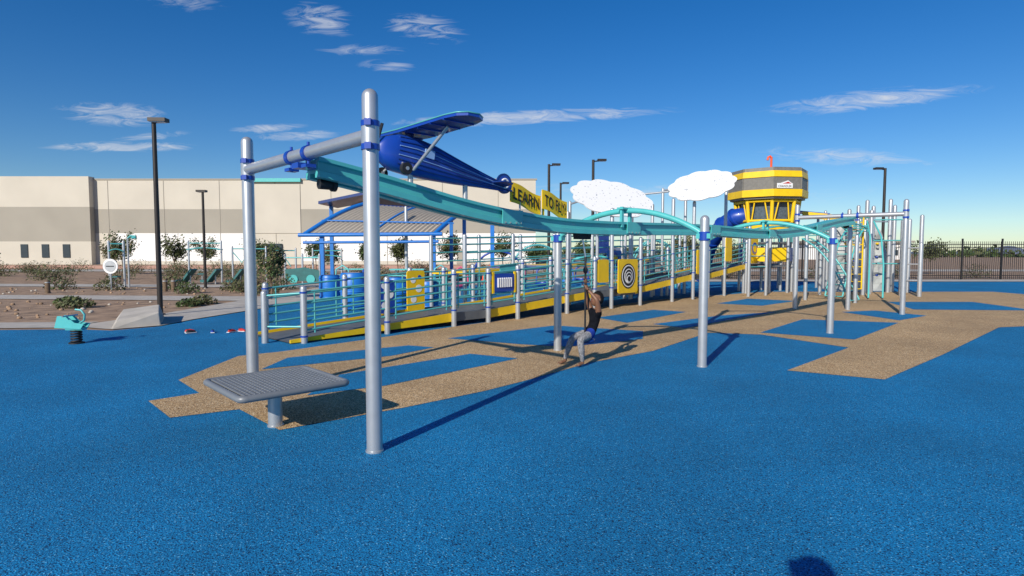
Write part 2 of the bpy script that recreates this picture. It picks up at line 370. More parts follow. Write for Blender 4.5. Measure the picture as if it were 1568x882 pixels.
pa=[.23,1.95,3.65,4.67,5.64,7.5,8.7,9.5,11.0,12.9,14.3,15.4,16.7,18.6]
for a in pa:
    for v in(-.07,Wd+.07):
        h=dz(a)+1.02
        if v<0 and a==11.0:h=2.1
        if a==9.5:h=2.9
        if a in(12.9,14.3):h=3.4
        if a==16.7:h=3.9
        p=P(a,v); b.post(p.x,p.y,0,h,.058,silver,16)
        b.tube((p.x,p.y,dz(a)+.10),(p.x,p.y,dz(a)+.13),.067,royal,16)
        b.tube((p.x,p.y,dz(a)+.88),(p.x,p.y,dz(a)+.91),.067,royal,16)
p=P(-.25,.45); b.post(p.x,p.y,0,.95,.058,silver,16)
b.obj('ramp_posts',rp)
b=B()
for i in range(len(pa)-1):
    a0,a1=pa[i],pa[i+1]
    for v in(-.07,Wd+.07):
        for h in(.22,.38,.54,.70,.90):
            b.tube(P(a0,v,dz(a0)+h),P(a1,v,dz(a1)+h),.019,tealp,8)
        for q in(.12,.88):
            a=a0+(a1-a0)*q; b.tube(P(a,v,dz(a)+.15),P(a,v,dz(a)+.90),.016,tealp,8)
b.tube(P(.23,-.07,.9),P(-.25,.45,.85),.019,tealp,8);b.tube(P(.23,-.07,.3),P(-.25,.45,.3),.019,tealp,8)
b.obj('ramp_railings',rp)
b=B(); b2=B(); b3=B(); pr=[5.6,7.4,9.2,11.1,13.0,14.9,16.8]
def dz2(a): return 1.45-.03*(16.8-a)
for i,a in enumerate(pr):
    for v in(1.85,3.3):
        p=P(a,v); b.post(p.x,p.y,0,dz2(a)+1.0,.058,silver,14)
for i in range(len(pr)-1):
    a0,a1=pr[i],pr[i+1]
    for v in(1.85,3.3):
        for h in(.25,.5,.72,.9): b2.tube(P(a0,v,dz2(a0)+h),P(a1,v,dz2(a1)+h),.019,tealp,8)
    b3.add([P(a0,1.9,dz2(a0)),P(a1,1.9,dz2(a1)),P(a1,3.25,dz2(a1)),P(a0,3.25,dz2(a0)),P(a0,1.9,dz2(a0)-.09),P(a1,1.9,dz2(a1)-.09),P(a1,3.25,dz2(a1)-.09),P(a0,3.25,dz2(a0)-.09)],[(0,1,2,3),(7,6,5,4),(0,4,5,1),(2,6,7,3),(0,3,7,4),(1,5,6,2)],royal if i%2 else yellow)
b.obj('return_ramp_posts',rp); b2.obj('return_ramp_railings',rp); b3.obj('return_ramp_deck',rp)
def panel(name,a,v,z,w,h,mt,deco=None,rot=RA):
    b=B(); c=P(a,v,z); Mx=Matrix.Rotation(rot,3,'Z')
    out=[];r=.06
    for cx,cz,s0 in((w/2-r,h/2-r,0),(-w/2+r,h/2-r,90),(-w/2+r,-h/2+r,180),(w/2-r,-h/2+r,270)):
        for j in range(4): out.append(c+Mx@V((cx+r*math.cos(R(s0+30*j)),.015,cz+r*math.sin(R(s0+30*j)))))
    b.prism(out,Mx@V((0,-.03,0)),mt)
    if deco: deco(b,c,Mx)
    return b.obj(name,rp)
def dspiral(b,c,M):
    def disc(r,y,mt,y0=-.016,o=0): 
        cc=c+M@V((0,0,o)); b.tube(cc+M@V((0,y0,0)),cc+M@V((0,-y,0)),r,mt,32)
    disc(.37,.022,black);disc(.33,.026,white);disc(.295,.030,black)
    for k,(r,o) in enumerate(((.22,0),(.165,-.04),(.11,-.08))): disc(r,.034+.008*k,white,-.03,o); disc(r-.03,.038+.008*k,black,-.03,o)
panel('spiral_panel',10.25,-.12,.93,1.0,1.0,yellow,dspiral)
panel('yellow_panel',9.05,-.1,1.1,.5,.65,yellow)
def dslats(b,c,M):
    for i in range(7): b.box(c+M@V((-.21+i*.07,-.03,0)),(.03,.03,.22),white,M=M)
    for sg in(-1,1): b.box(c+M@V((sg*.36,-.0,0)),(.06,.04,.5),yellow,M=M)
panel('slatted_panel',5.15,-.1,.92,.66,.42,royal,dslats)
def dholes(b,c,M):
    for x,z,r in((-.08,.25,.07),(.08,.05,.09),(-.07,-.2,.08)): b.tube(c+M@V((x,-.016,z)),c+M@V((x,-.02,z)),r,white,20)
    b.tube(c+M@V((.1,-.016,.32)),c+M@V((.1,-.02,.32)),.05,royal,16)
panel('activity_panel',3.7,Wd-.1,.72,.5,.95,yellow,dholes)
panel('activity_panel_far',2.9,Wd-.1,.62,.5,.75,royal,dholes)
def dround(b,c,M):
    b.tube(c+M@V((0,-.016,.1)),c+M@V((0,-.03,.1)),.24,royal,24); b.tube(c+M@V((0,-.02,.1)),c+M@V((0,-.036,.1)),.15,yellow,24)
panel('porthole_panel',14.85,-.12,1.3,.8,.85,yellow,dround)
panel('yellow_panel_high',16.9,-.12,1.75,.5,.9,yellow); panel('yellow_panel_end',19.2,-.12,1.7,.7,1.0,yellow,dround)
panel('green_panel',7.0,Wd+.1,.95,.7,.7,teal); panel('blue_panel',12.0,Wd+.1,1.3,.8,.8,skyb,dround); panel('bubble_panel',13.5,3.2,2.0,.8,.8,royal)
# ------------------------------------------------------------------ cloud canopies
def cloudm():
    m=bpy.data.materials.new('perforated_white'); m.use_nodes=True; nt=m.node_tree;N=nt.nodes;L=nt.links
    g=N.new('ShaderNodeTexCoord'); vo=N.new('ShaderNodeTexVoronoi'); vo.inputs['Scale'].default_value=9; L.new(g.outputs['Object'],vo.inputs[0])
    cr=N.new('ShaderNodeValToRGB'); cr.color_ramp.elements[0].position=.16; cr.color_ramp.elements[1].position=.2
    cr.color_ramp.elements[0].color=(.45,.47,.5,1);cr.color_ramp.elements[1].color=(.78,.78,.77,1)
    L.new(vo.outputs['Distance'],cr.inputs[0]); L.new(cr.outputs[0],N['Principled BSDF'].inputs['Base Color']); return m
cm=cloudm()
def cloud(c,W_,H_,roll,seed,posts):
    b=B(); c=V(c); pe=empty('cloud_canopy',(c.x,c.y,0))
    x=V((math.cos(roll),.25,math.sin(roll))).normalized(); y0=V((-.1,.62,.78)); y=(y0-x*y0.dot(x)).normalized(); nz=x.cross(y).normalized()
    out=[];lob=11
    for i in range(132):
        a=2*math.pi*i/132; r=1+.085*abs(math.sin(a*lob/2+seed))-.03+.03*math.sin(2*a+seed)
        out.append(c+x*(W_/2*r*math.cos(a))+y*(H_/2*r*math.sin(a)))
    b.prism(out,nz*.03,cm); b.obj('cloud_panel',pe)
    b=B()
    for p in posts:
        q=c+x*p[2]+y*p[3]; b.post(p[0],p[1],0,max(q.z-.05,2),.05,silver,14); b.tube((p[0],p[1],q.z-.15),q+nz*(-.03 if nz.y>0 else .03),.03,silver,10)
    b.obj('cloud_posts',pe)
p=P(9.6,1.57);q_=P(11.0,1.57)
cloud((2.93,17.3,3.20),2.45,1.42,-.12,1,[(p.x,p.y,-.5,.0),(q_.x,q_.y,.55,0)])
p=P(13.0,1.57);q_=P(15.0,1.57)
cloud((6.55,20.4,3.93),2.5,1.22,.30,3,[(p.x,p.y,-.6,0),(q_.x,q_.y,.5,0)])
# ------------------------------------------------------------------ control tower
tw=empty('control_tower_playhouse',(10.6,24.6,0)); TC=V((10.6,24.6,0))
def octr(r,z,n=8,off=22.5+8): return [TC+V((r*math.cos(R(off+360/n*i)),r*math.sin(R(off+360/n*i)),z)) for i in range(n)]
def band(b,r0,z0,r1,z1,mt,cap=True):
    a=octr(r0,z0);c=octr(r1,z1); b.add(a+c,[(i,(i+1)%8,8+(i+1)%8,8+i) for i in range(8)],mt)
    if cap: b.add(c,[tuple(range(8))],mt); b.add(a,[tuple(range(7,-1,-1))],mt)
b=B()
band(b,1.50,4.84,1.47,4.98,dgrey);band(b,1.55,4.60,1.52,4.838,yellow);band(b,1.515,4.12,1.515,4.598,dgrey);band(b,1.56,3.84,1.57,4.118,yellow);band(b,1.45,3.76,1.45,3.838,dgrey)
for i in range(8):
    a=octr(1.53,4.14)[i]; b.tube(a,V((a.x,a.y,4.58)),.025,dgrey,8)
    a=octr(1.49,4.85)[i]; b.tube(a,V((a.x,a.y,4.96)),.03,dgrey,8)
b.obj('roof_bands',tw)
b=B(); band(b,1.12,2.56,1.14,2.84,yellow); band(b,1.0,2.46,1.0,2.558,dgrey)
lo=octr(1.14,2.84);hi=octr(1.25,3.76)
E4=lambda i,q,w: lo[i].lerp(lo[(i+1)%8],q).lerp(hi[i].lerp(hi[(i+1)%8],q),w)
for i in range(8):
    b.tube(lo[i],hi[i],.075,yellow,8)
    b.tube(E4(i,.05,.93),E4(i,.95,.93),.07,yellow,6); b.tube(E4(i,.05,.08),E4(i,.95,.08),.06,yellow,6)
    b.tube(E4(i,.14,.08),E4(i,.30,.93),.03,yellow,6); b.tube(E4(i,.86,.08),E4(i,.70,.93),.03,yellow,6)
b.obj('cab_frame',tw)
glass=mat('dark_mesh_window',(.035,.05,.065),.2,0,.1)
glass2=mat('mesh_window_painted_daylight',(.09,.12,.15),.3,0,.25,12)  # lighter bluish grey stands in for daylight seen through the cab
b=B(); band(b,.92,2.85,1.02,3.75,glass2,False); b.obj('cab_window_mesh',tw)
b=B()
for i in range(8):
    a=octr(1.02,0)[i]; b.post(a.x,a.y,0,2.75,.058,silver,14)
band(b,.95,1.06,.95,1.12,deckm); band(b,.97,2.0,.97,2.06,deckm)
b.obj('tower_posts',tw)
b=B()
for i,mt in((4,yellow),(5,yellow),(6,royal),(3,royal)):
    a=octr(1.04,0)[i];c=octr(1.04,0)[(i+1)%8]; m=(a+c)/2; b.box((m.x,m.y,1.55),(.6,.03,.55),mt,math.atan2(c.y-a.y,c.x-a.x))
    for q in(.2,.5,.8):
        e=a.lerp(c,q); b.tube((e.x,e.y,2.06),(e.x,e.y,2.55),.018,tealp,6)
b.obj('side_panels',tw)
b=B(); a=octr(1.53,0);p0=a[5];p1=a[6]
d=(p1-p0).normalized(); nr=V((d.y,-d.x,0)); l=p0.lerp(p1,.1)+nr*.01; r_=p0.lerp(p1,.66)+nr*.01
Z=lambda z:V((0,0,z))
b.prism([l+Z(4.15),r_+Z(4.15),r_+Z(4.34),l+Z(4.34)],nr*.02,white)
quadtext(b,'CHANDLER',l+Z(4.15),r_+Z(4.15),l+Z(4.30),r_+Z(4.30),nr*.024,black)
b.prism([l.lerp(r_,.2)+Z(4.342),l.lerp(r_,.95)+Z(4.342),l.lerp(r_,.7)+Z(4.45)],nr*.02,white)
b.prism([l.lerp(r_,.35)+Z(4.32),l.lerp(r_,.9)+Z(4.33),l.lerp(r_,.7)+Z(4.40)],nr*.027,red)
b.obj('tower_sign',tw)
b=B(); t=TC+V((.05,-.2,-.2)); b.tube(t+V((0,0,5.15)),t+V((0,0,5.75)),.045,orange,12); b.sweep([t+V((0,0,5.7)),t+V((-.05,0,5.78)),t+V((-.13,0,5.74)),t+V((-.16,0,5.62))],.045,orange,10); b.ell(t+V((0,0,5.28)),(.1,.1,.08),orange); b.obj('periscope',tw)
b=B()
pts=[TC+V((-.9,0,3.15)),TC+V((-1.3,0,3.1)),TC+V((-1.6,.5,2.8)),TC+V((-1.8,1.4,2.2)),TC+V((-1.8,2.4,1.3)),TC+V((-1.6,3.2,.5))]
b.sweep(pts,.36,royal,20)
for k in(1,2,3,4): b.sweep([pts[k]-(pts[k+1]-pts[k]).normalized()*.04,pts[k]+(pts[k+1]-pts[k]).normalized()*.04],.40,royal,20)
for k in(2,4): b.tube((pts[k].x,pts[k].y,0),pts[k],.05,silver,10)
b.obj('tube_slide')
b=B()
for x,y,z in((10,20,2.44),(11.8,22.5,2.6),(9.46,16.5,2.35),(12.6,21.5,3.35),(11.0,18.8,2.2),(13.1,22.8,3.0),(9.6,22.2,2.6),(8.7,21.6,2.7),(12.3,26,3.3),(13.6,25.4,3.3),(11.3,20.6,2.3),(9.3,23.6,2.8)): b.post(x,y,0,z,.06,silver,14)
def ladder(b,p,q,bow,mt,w=.35,n=10):
    p=V(p);q=V(q);d=(q-p).normalized();sd=V((-d.y,d.x,0)).normalized()*w
    L1=[];L2=[]
    for i in range(n+1):
        t=i/n; c=p.lerp(q,t)+V((0,0,bow*math.sin(math.pi*t))); L1.append(c+sd);L2.append(c-sd)
    b.sweep(L1,.028,mt,8);b.sweep(L2,.028,mt,8)
    for i in range(n+1): b.tube(L1[i],L2[i],.018,mt,6)
ladder(b,(10,20,2.2),(12.6,21.5,2.5),.3,tealp); ladder(b,(8.7,21.6,2.4),(11.8,22.5,2.35),.25,tealp); ladder(b,(11.0,18.8,0.1),(10,20,2.1),.35,tealp)
ladder(b,(12.6,21.5,.3),(12.6,21.5001,3.0),0,yellow,.2)
ladder(b,(12.6,21.5,2.4),(13.6,25.4,2.7),.3,tealp); ladder(b,(11.3,20.6,.1),(12.6,21.5,2.6),.5,teal,.3)
for x in(0,.5,1.):
    b.sweep([(11.9+x,20.4,.05),(12.2+x,20.9,1.2),(12.6+x*.8,21.4,2.2),(13.1+x*.5,22.2,2.8)],.03,teal,8)
for z in(.5,.9,1.3): b.tube((8.7,21.6,z+.6),(9.6,22.2,z+.6),.02,tealp,8)
b.obj('overhead_climber')
b=B(); b.prism([(12.0,26.6,3.55),(14.0,26.0,3.3),(14.3,27.6,3.35),(12.2,28.4,3.65)],(0,0,.06),royal); b.prism([(12.6,25.6,3.15),(14.4,25.2,2.95),(14.4,25.24,3.2),(12.6,25.64,3.42)],(0,.04,0),yellow)
for x,y in((12.1,26.7),(13.9,26.2),(14.2,27.4),(12.3,28.2)): b.post(x,y,0,3.5,.058,silver,12)
b.obj('roofed_play_deck')
rockm=mat('rock_grey',(.40,.42,.41),.8,0,.3,1.6,.8,9)
b=B(); rd=random.Random(5); W_=9;Hh=10; vs=[]
for s in(0,1):
    for j in range(Hh+1):
        for i in range(W_+1):
            u=i/W_;w=j/Hh; x=14.1+u*1.9+.5*(1-w)*(u-.5)+rd.uniform(-.05,.05); y=25.0+s*.6+(.5*w if s==0 else 0)+rd.uniform(-.08,.08); z=w*(2.75+.4*math.sin(3*u+.6))
            vs.append((x,y,z))
n1=(W_+1)*(Hh+1); fs=[]
for j in range(Hh):
    for i in range(W_):
        o=j*(W_+1)+i; fs.append((o,o+1,o+W_+2,o+W_+1)); fs.append((n1+o,n1+o+W_+1,n1+o+W_+2,n1+o+1))
for i in range(W_): o=Hh*(W_+1)+i; fs.append((o,o+1,n1+o+1,n1+o))
for j in range(Hh):
    o=j*(W_+1); fs.append((o,o+W_+1,n1+o+W_+1,n1+o)); o+=W_; fs.append((o,n1+o,n1+o+W_+1,o+W_+1))
b.add(vs,fs,rockm)
for i in range(26): 
    x=14.3+rd.random()*1.5;z=.3+rd.random()*2.4; b.ell((x,25.0+z*.17,z),(.07,.08,.05),rd.choice([teal,yellow,royal,rockm]),None,8,6)
b.obj('rock_climbing_wall')
b=B()
for i,(x,y,z) in enumerate(((13.7,24,3.4),(14.3,23.8,3.75),(14.8,24.2,3.55),(15.3,23.9,3.8),(15.8,24.4,3.6),(16.1,23.9,3.0),(14.0,23.0,3.3),(15.1,22.8,2.9),(15.9,22.9,3.1),(14.6,22.0,2.2),(15.0,21.6,2.0),(13.4,22.4,2.9),(14.5,24.6,3.3))): b.post(x,y,0,z,.075,silver,14)
for z in(1.2,2.1,2.9): b.tube((13.7,24,z),(15.8,24.4,z),.025,silver,8); b.tube((14.0,23,z),(15.1,22.8,z),.025,tealp,8)
for z in(.6,1.2,1.8): b.tube((14.6,22,z),(15.0,21.6,z),.025,silver,8)
b.tube((13.7,24,3.0),(14.0,23,3.0),.03,teal,8)
b.obj('post_climber')
# ------------------------------------------------------------------ shade pavilion
sp=empty('shade_pavilion',(-6.5,31.5,0))
corr=mat('corrugated_roof',(.45,.40,.33),.55,0,.05)
b=B(); vs=[];nu,nv=150,12
def roofp(u,v):
    e0=V((-10.5,30,2.45)).lerp(V((-4,30,2.5)),u); e1=V((-8.1,33.4,4.3)).lerp(V((-2.55,33.4,3.9)),u)
    p=e0.lerp(e1,v); p.z=e0.z+(e1.z-e0.z)*(.45*v+.55*math.sin(v*math.pi/2)); return p
for i in range(nu+1):
    for j in range(nv+1):
        p=roofp(i/nu,j/nv); p.z+=.10*(1 if (i%6)<2 else 0); vs.append(p)
b.add(vs,[(i*(nv+1)+j,(i+1)*(nv+1)+j,(i+1)*(nv+1)+j+1,i*(nv+1)+j+1) for i in range(nu) for j in range(nv)],corr); b.obj('corrugated_roof',sp)
b=B()
for u in(-.012,.5,1.012):
    b.sweep([roofp(u,j/12)+V((0,0,.10)) for j in range(13)],.12 if u!=.5 else .06,skyb,8)
for v in(.0,.34): b.tube(roofp(-.02,v)+V((-.2,-.1,.08)),roofp(1.04,v)+V((.2,-.1,.08)),.10 if v==0 else .04,skyb,8)
b.tube(roofp(-.02,0)+V((0,0,-.30)),roofp(1.04,0)+V((0,0,-.30)),.07,skyb,8)
b.tube(roofp(-.02,1),roofp(1.04,1),.11,navy,8)
for x,y,z in((-9.7,30.1,2.6),(-4.0,30.1,2.6),(-8.0,33.4,4.2),(-2.7,33.4,3.8),(-1.0,30,3.05)): b.box((x,y,z/2),(.2,.2,z),skyb)
b.obj('steel_frame',sp)
b=B(); b.prism([(-11.2,34.2,4.45),(-8.0,34.2,5.1),(-3.5,34.2,4.35),(-3.4,38,4.4),(-8,38,5.1),(-11.2,38,4.5)],(0,0,.16),navy); b.post(-5.6,31.2,0,4.1,.09,silver,14)
for x in(-11,-3.7): b.box((x,36,2.25),(.2,.2,4.5),skyb)
b.obj('rear_roof',sp)
for tx,ty in((-5.5,31),(-8.3,31.6)):
    b=B(); b.box((tx,ty,.76),(1.8,.75,.06),teal)
    for y in(-.65,.65): b.box((tx,ty+y,.46),(1.8,.28,.05),teal)
    for x in(-.6,.6): b.box((tx+x,ty,.4),(.07,1.5,.06),silver); b.box((tx+x,ty,.37),(.08,.08,.72),silver)
    b.obj('picnic_table')
def drum(x,y,r,h,mt,name):
    b=B(); b.sweep([(x,y,0),(x,y,.03),(x,y,h*.5),(x,y,h-.05),(x,y,h)],[r*.85,r*.92,r,r*.98,r*.9],mt,28)
    for z in(.12,.5,.88): b.sweep([(x,y,h*z-.02),(x,y,h*z),(x,y,h*z+.02)],[r*1.0,r*1.06,r*1.0],mt,28)
    b.tube((x,y,h),(x,y,h+.01),r*.8,navy,24); b.obj(name)
drum(-6.3,20.3,.36,.85,skyb,'play_drum'); drum(-4.5,16.7,.38,1.05,skyb,'play_drum'); drum(-5.4,22.5,.33,1.0,royal,'play_drum')
drum(-3.4,17.3,.36,.9,skyb,'play_drum'); drum(-2.4,16.8,.3,.8,skyb,'play_drum')
def spinner(x,y,mt,name='spinner_seat'):
    b=B(); b.tube((x,y,0),(x,y,.35),.04,silver,12); b.sweep([(x,y,.35),(x,y,.4),(x,y,.5),(x,y,.55)],[.12,.3,.36,.34],mt,20); b.sweep([(x-.28,y+.2,.5),(x-.25,y+.25,.95),(x,y+.3,1.1),(x+.25,y+.25,.95),(x+.28,y+.2,.5)],.03,mt,8); b.obj(name)
for q in((-1.9,21.5,pink),(-.9,23.5,orange),(-3.0,24.5,teal),(1.2,22,royal),(3,25,royal),(-7.0,24,teal),(.3,25,pink),(2.2,23.5,skyb)): spinner(*q)
def arch(x,y,w,h,mt,name='climbing_arch'):
    b=B()
    for dy in(0,.6):
        b.sweep([V((x-w/2*math.cos(a),y+dy,h*max(0,math.sin(a))**.7)) for a in [math.pi*i/16 for i in range(17)]],.04,mt,8)
    for i in range(1,16): a=math.pi*i/16; b.tube((x-w/2*math.cos(a),y,h*math.sin(a)**.7),(x-w/2*math.cos(a),y+.6,h*math.sin(a)**.7),.02,mt,6)
    b.obj(name)
arch(3.4,24.5,3,1.5,teal);arch(-.6,26.5,2.4,1.7,royal);arch(6.6,27,2.2,2.2,tealp);arch(1.2,27.5,2.6,2.0,tealp)
# spring rider at the left, shoes
b=B(); x,y=-7.72,10.35
pts=[(x+.08*math.cos(i*.7),y+.08*math.sin(i*.7),.02+.005*i) for i in range(48)]
b.sweep(pts,.016,black,8); b.tube((x,y,0),(x,y,.03),.12,black,20); b.box((x,y,.27),(.3,.13,.04),teal)
for sg in(-1,1):
    b.prism([(x-.32,y+.07*sg,.29),(x+.14,y+.07*sg,.27),(x+.2,y+.07*sg,.36),(x+.04,y+.07*sg,.38),(x-.1,y+.07*sg,.50),(x-.26,y+.07*sg,.50)],(0,.02*sg,0),teal)
b.tube((x-.1,y-.18,.50),(x-.1,y+.18,.50),.014,chrome,8); b.sweep([(x+.06,y,.36),(x+.15,y,.42),(x+.16,y,.52),(x+.1,y,.60),(x,y,.61)],.018,tealp,8); b.obj('spring_rider')
def shoe(x,y,rz,mt):
    b=B(); M=Matrix.Rotation(rz,3,'Z')
    def fn(p): 
        q=p.copy(); q.z=max(q.z,-.02); q.y*=(1+.15*q.x/.12); q.z*=(.75-.3*q.x/.12) if q.z>0 else 1; return q
    b.ell((x,y,.035),(.10,.036,.055),mt,M,14,8,fn); b.box(V((x,y,.020)),(.20,.07,.012),white,M=M); b.ell(V((x,y,.072))+M@V((-.05,0,0)),(.04,.022,.008),black,M,10,6); b.obj('shoe')
for x,y,r,mt in((-6.5,11.8,.3,red),(-6.42,11.68,.9,black),(-6.02,11.75,2,royal),(-5.66,11.8,1.2,red),(-5.5,11.9,-.4,red)): shoe(x,y,r,mt)
# ------------------------------------------------------------------ lamps
def lamp(x,y,h,armdir=1,r=.075,arm=.22):
    b=B(); b.sweep([(x,y,0),(x,y,h)],[r,r*.8],bronze,14); b.tube((x,y,0),(x,y,.05),r*1.8,bronze,16)
    b.tube((x,y,h-.08),(x+arm*armdir*.7,y,h-.05),.03,bronze,8)
    cx=x+arm*armdir; b.prism([(cx-.2,y-.14,h-.06),(cx+.22,y-.11,h-.06),(cx+.22,y+.11,h-.06),(cx-.2,y+.14,h-.06)],(0,0,.09),bronze); b.prism([(cx-.16,y-.1,h-.075),(cx+.18,y-.08,h-.075),(cx+.18,y+.08,h-.075),(cx-.16,y+.1,h-.075)],(0,0,.012),white)
    b.obj('street_lamp')
lamp(-9.07,15.1,4.98,1,.065,.12);lamp(-14.1,27,4.45,-1,.065,.05)
lamp(1.85,29.7,6.05,1,.08,.35);lamp(3.87,28.3,6.05,1,.08,.4);lamp(3.04,37,6.0,1,.08,.3);lamp(19.3,30.7,6.0,-1,.08,.35)
# ------------------------------------------------------------------ fence
b=B(); fy=36
for i in range(0,64*8): b.box((8+i*.125,fy,1.18),(.022,.022,2.3),black)
for z in(.25,2.15,1.95): b.box((40,fy,z),(64,.04,.045),black)
for i in range(0,27): b.box((8+i*2.44,fy,1.25),(.075,.075,2.5),black)
b.obj('iron_fence')
# ------------------------------------------------------------------ warehouse
wh=empty('warehouse_building',(-45,105,0))
cbeige=mat('wall_beige',(.56,.52,.44),.85,0,.05,.25);cmid=mat('wall_taupe',(.34,.315,.265),.85,0,.05,.25);cwh=mat('wall_white',(.80,.79,.77),.8,0,.03,.3);cred=mat('wall_red_base',(.42,.25,.2),.85,0,.1,.5)
def wall(b,x0,x1,z0,z1,mt,y=85.,t=.3): b.box(((x0+x1)/2,y+t/2,(z0+z1)/2),(x1-x0,t,z1-z0),mt)
b=B(); b.box((-48.5,105.2,6),(103,39.4,12),cbeige); b.obj('main_volume',wh)
b=B()
wall(b,-60,3.4,7.95,12.1,cbeige);wall(b,-60,3.4,4.5,7.95,cmid);wall(b,-57,-37.2,.5,4.5,cwh);wall(b,-60,-57,.5,4.5,cbeige);wall(b,-37.2,-30.4,.5,4.5,cbeige,85);wall(b,-30.4,3.4,.5,4.5,cwh);wall(b,-60,3.4,0,.5,cbeige)
for x in range(-58,3,8): b.box((x,84.98,6),(.07,.04,12),cmid)
wall(b,-100,-60.0,8.2,12.5,cbeige,84,1.2);wall(b,-100,-60.0,0,3.3,cbeige,84,1.2);wall(b,-100,-60.0,3.3,8.2,cmid,84,1.2)
wall(b,-37.2,-30.4,4.5,11.5,cbeige,84.9,.08)
b.obj('wall_panels',wh)
b=B(); wall(b,-37.6,-37.2,.8,12.3,teal,84.6,.5);wall(b,-37.6,-30.2,11.8,12.3,teal,84.55,.5);wall(b,-61,3.6,12.1,12.3,cmid,84.9,.6); b.obj('teal_portal_and_parapet',wh)
b=B()
for x in(-64,-67,-70,-76,-80): wall(b,x,x+1,1.0,2.9,glass,83.9,.12)
for x in(-27,-8): wall(b,x,x+1.1,.1,2.3,cmid,84.9,.12)
wall(b,-35.9,-33.1,.1,3,glass,84.8,.1)
b.obj('windows_and_doors',wh)
b=B(); b.box((-30,62,.16),(70,.3,.32),cred); b.obj('low_kerb_wall')
b=B(); b.box((90,160,2.2),(26,14,4.4),cwh); b.prism([(76,152,4.4),(104,152,4.4),(104,168,4.4),(76,168,4.4)],(0,0,.5),cmid)
for i in range(8): b.box((80+i*2.8,152.9,1.8),(1.2,.1,1.4),glass)
b.obj('distant_house')
# ------------------------------------------------------------------ vegetation
def leafq(b,rd,g,s0,s1,mt,mt2):
    sz=rd.uniform(s0,s1); d=V((rd.gauss(0,1),rd.gauss(0,1),rd.gauss(0,1))).normalized(); e=d.orthogonal().normalized(); f=d.cross(e)
    b.add([g+e*sz,g+f*sz*.5,g-e*sz,g-f*sz*.5],[(0,1,2,3)],mt if rd.random()<.6 else mt2)
def tree(x,y,h,cr,n,mt,mt2,name='young_tree',seed=0,trunk=.04,low=.35,s=(.05,.11)):
    rd=random.Random(seed*13+5); b=B(); top=[]
    b.sweep([(x,y,0),(x+.04,y,h*.2),(x-.03,y,h*.45)],[trunk,trunk*.8,trunk*.6],bark,8)
    for i in range(9):
        a=rd.uniform(0,6.28); e=V((x+math.cos(a)*cr*rd.uniform(.3,.75),y+math.sin(a)*cr*rd.uniform(.3,.75),h*rd.uniform(.55,.95)))
        s0=V((x,y,h*rd.uniform(low,.45))); md=s0.lerp(e,.5)+V((rd.uniform(-.1,.1),0,.08)); b.sweep([s0,md,e],[trunk*.5,trunk*.3,trunk*.12],bark,5); top+= [e,md,e.lerp(md,.5)]
    for i in range(n):
        c=rd.choice(top); leafq(b,rd,c+V((rd.gauss(0,cr*.2),rd.gauss(0,cr*.2),rd.gauss(0,h*.07))),s[0],s[1],mt,mt2)
    b.obj(name)
def shrub(x,y,h,r,n,mt,mt2,seed,name='desert_shrub'):
    rd=random.Random(seed); b=B()
    for i in range(12):
        a=rd.uniform(0,6.28); b.sweep([(x,y,0),(x+math.cos(a)*r*.8,y+math.sin(a)*r*.8,h*rd.uniform(.6,1))],[.012,.004],bark,4)
    for i in range(n):
        a=rd.uniform(0,6.28);q=r*rd.random()**.6; zz=h*rd.random()*(1-(q/r)**2*.6); leafq(b,rd,V((x+math.cos(a)*q,y+math.sin(a)*q,zz+.02)),.03,.07,mt,mt2)
    b.obj(name)
for i,(x,y,h,cr) in enumerate(((-26.5,40,2.9,1.),(-21.8,38,2.7,.9),(-17.5,40,2.4,.8),(-11.6,38,2.4,.8),(-9.8,40,2.2,.7),(-7.4,38,2.7,.8),(-4.0,38,2.9,1.),(-.6,38,3.0,1.1),(1.5,42,2.4,.9),(10.2,34.6,2.6,.9),(11.6,38,2.5,.9),(-34,38,2.8,1.),(26,42,2.3,1),(32,45,2.6,1.1),(-15,45,2.6,.9),(-30,44,2.4,.8),(5,40,2.4,.9),(15.5,40,2.7,1.1),(-24,46,2.8,1.),(-19.5,47,2.6,.9))): tree(x,y,h,cr,1300,leafA if i%2 else leafB,leafC if i%3==0 else leafA,seed=i)
tree(-8.3,20.2,1.95,.55,2000,leafB,leafC,'desert_willow',40,.03,.1,(.03,.07))
rs_=random.Random(77)
SH=[(-9.7,18.4,.3,.4),(-9.75,17.7,.25,.35),(-12.8,17.2,.3,.5),(-9.4,22.6,.6,.5),(-11,24,.6,.5),(-13,23.5,.5,.5),(-8.0,28.6,.7,.6),(-15,26,.6,.6),(-17.5,25.5,.6,.6),(-20,26,.7,.6),(-12,34,.9,.8),(-16,36,.9,.8),(-20,35,.9,.8),(-24,36,.9,.8),(-28,35,.9,.8),(-8,36,.8,.8),(-3,36,.8,.8),(-14,18.5,.25,.4),(-12,25.2,.6,.5),(14,38,1,.9),(20,38,1,.9),(25,38.5,.9,.8),(30,38,1,.9),(-10.2,26,.8,.6),(-11.6,26.3,.7,.6)]
SH+=[(rs_.uniform(-42,4),rs_.uniform(35,50),rs_.uniform(.7,1.3),rs_.uniform(.7,1.2)) for _ in range(44)]
for i,(x,y,h,r) in enumerate(SH): shrub(x,y,h,r,400,leafB if i%2 else leafA,leafC if i%3==0 else leafA,100+i)
b=B(); rd=random.Random(9)
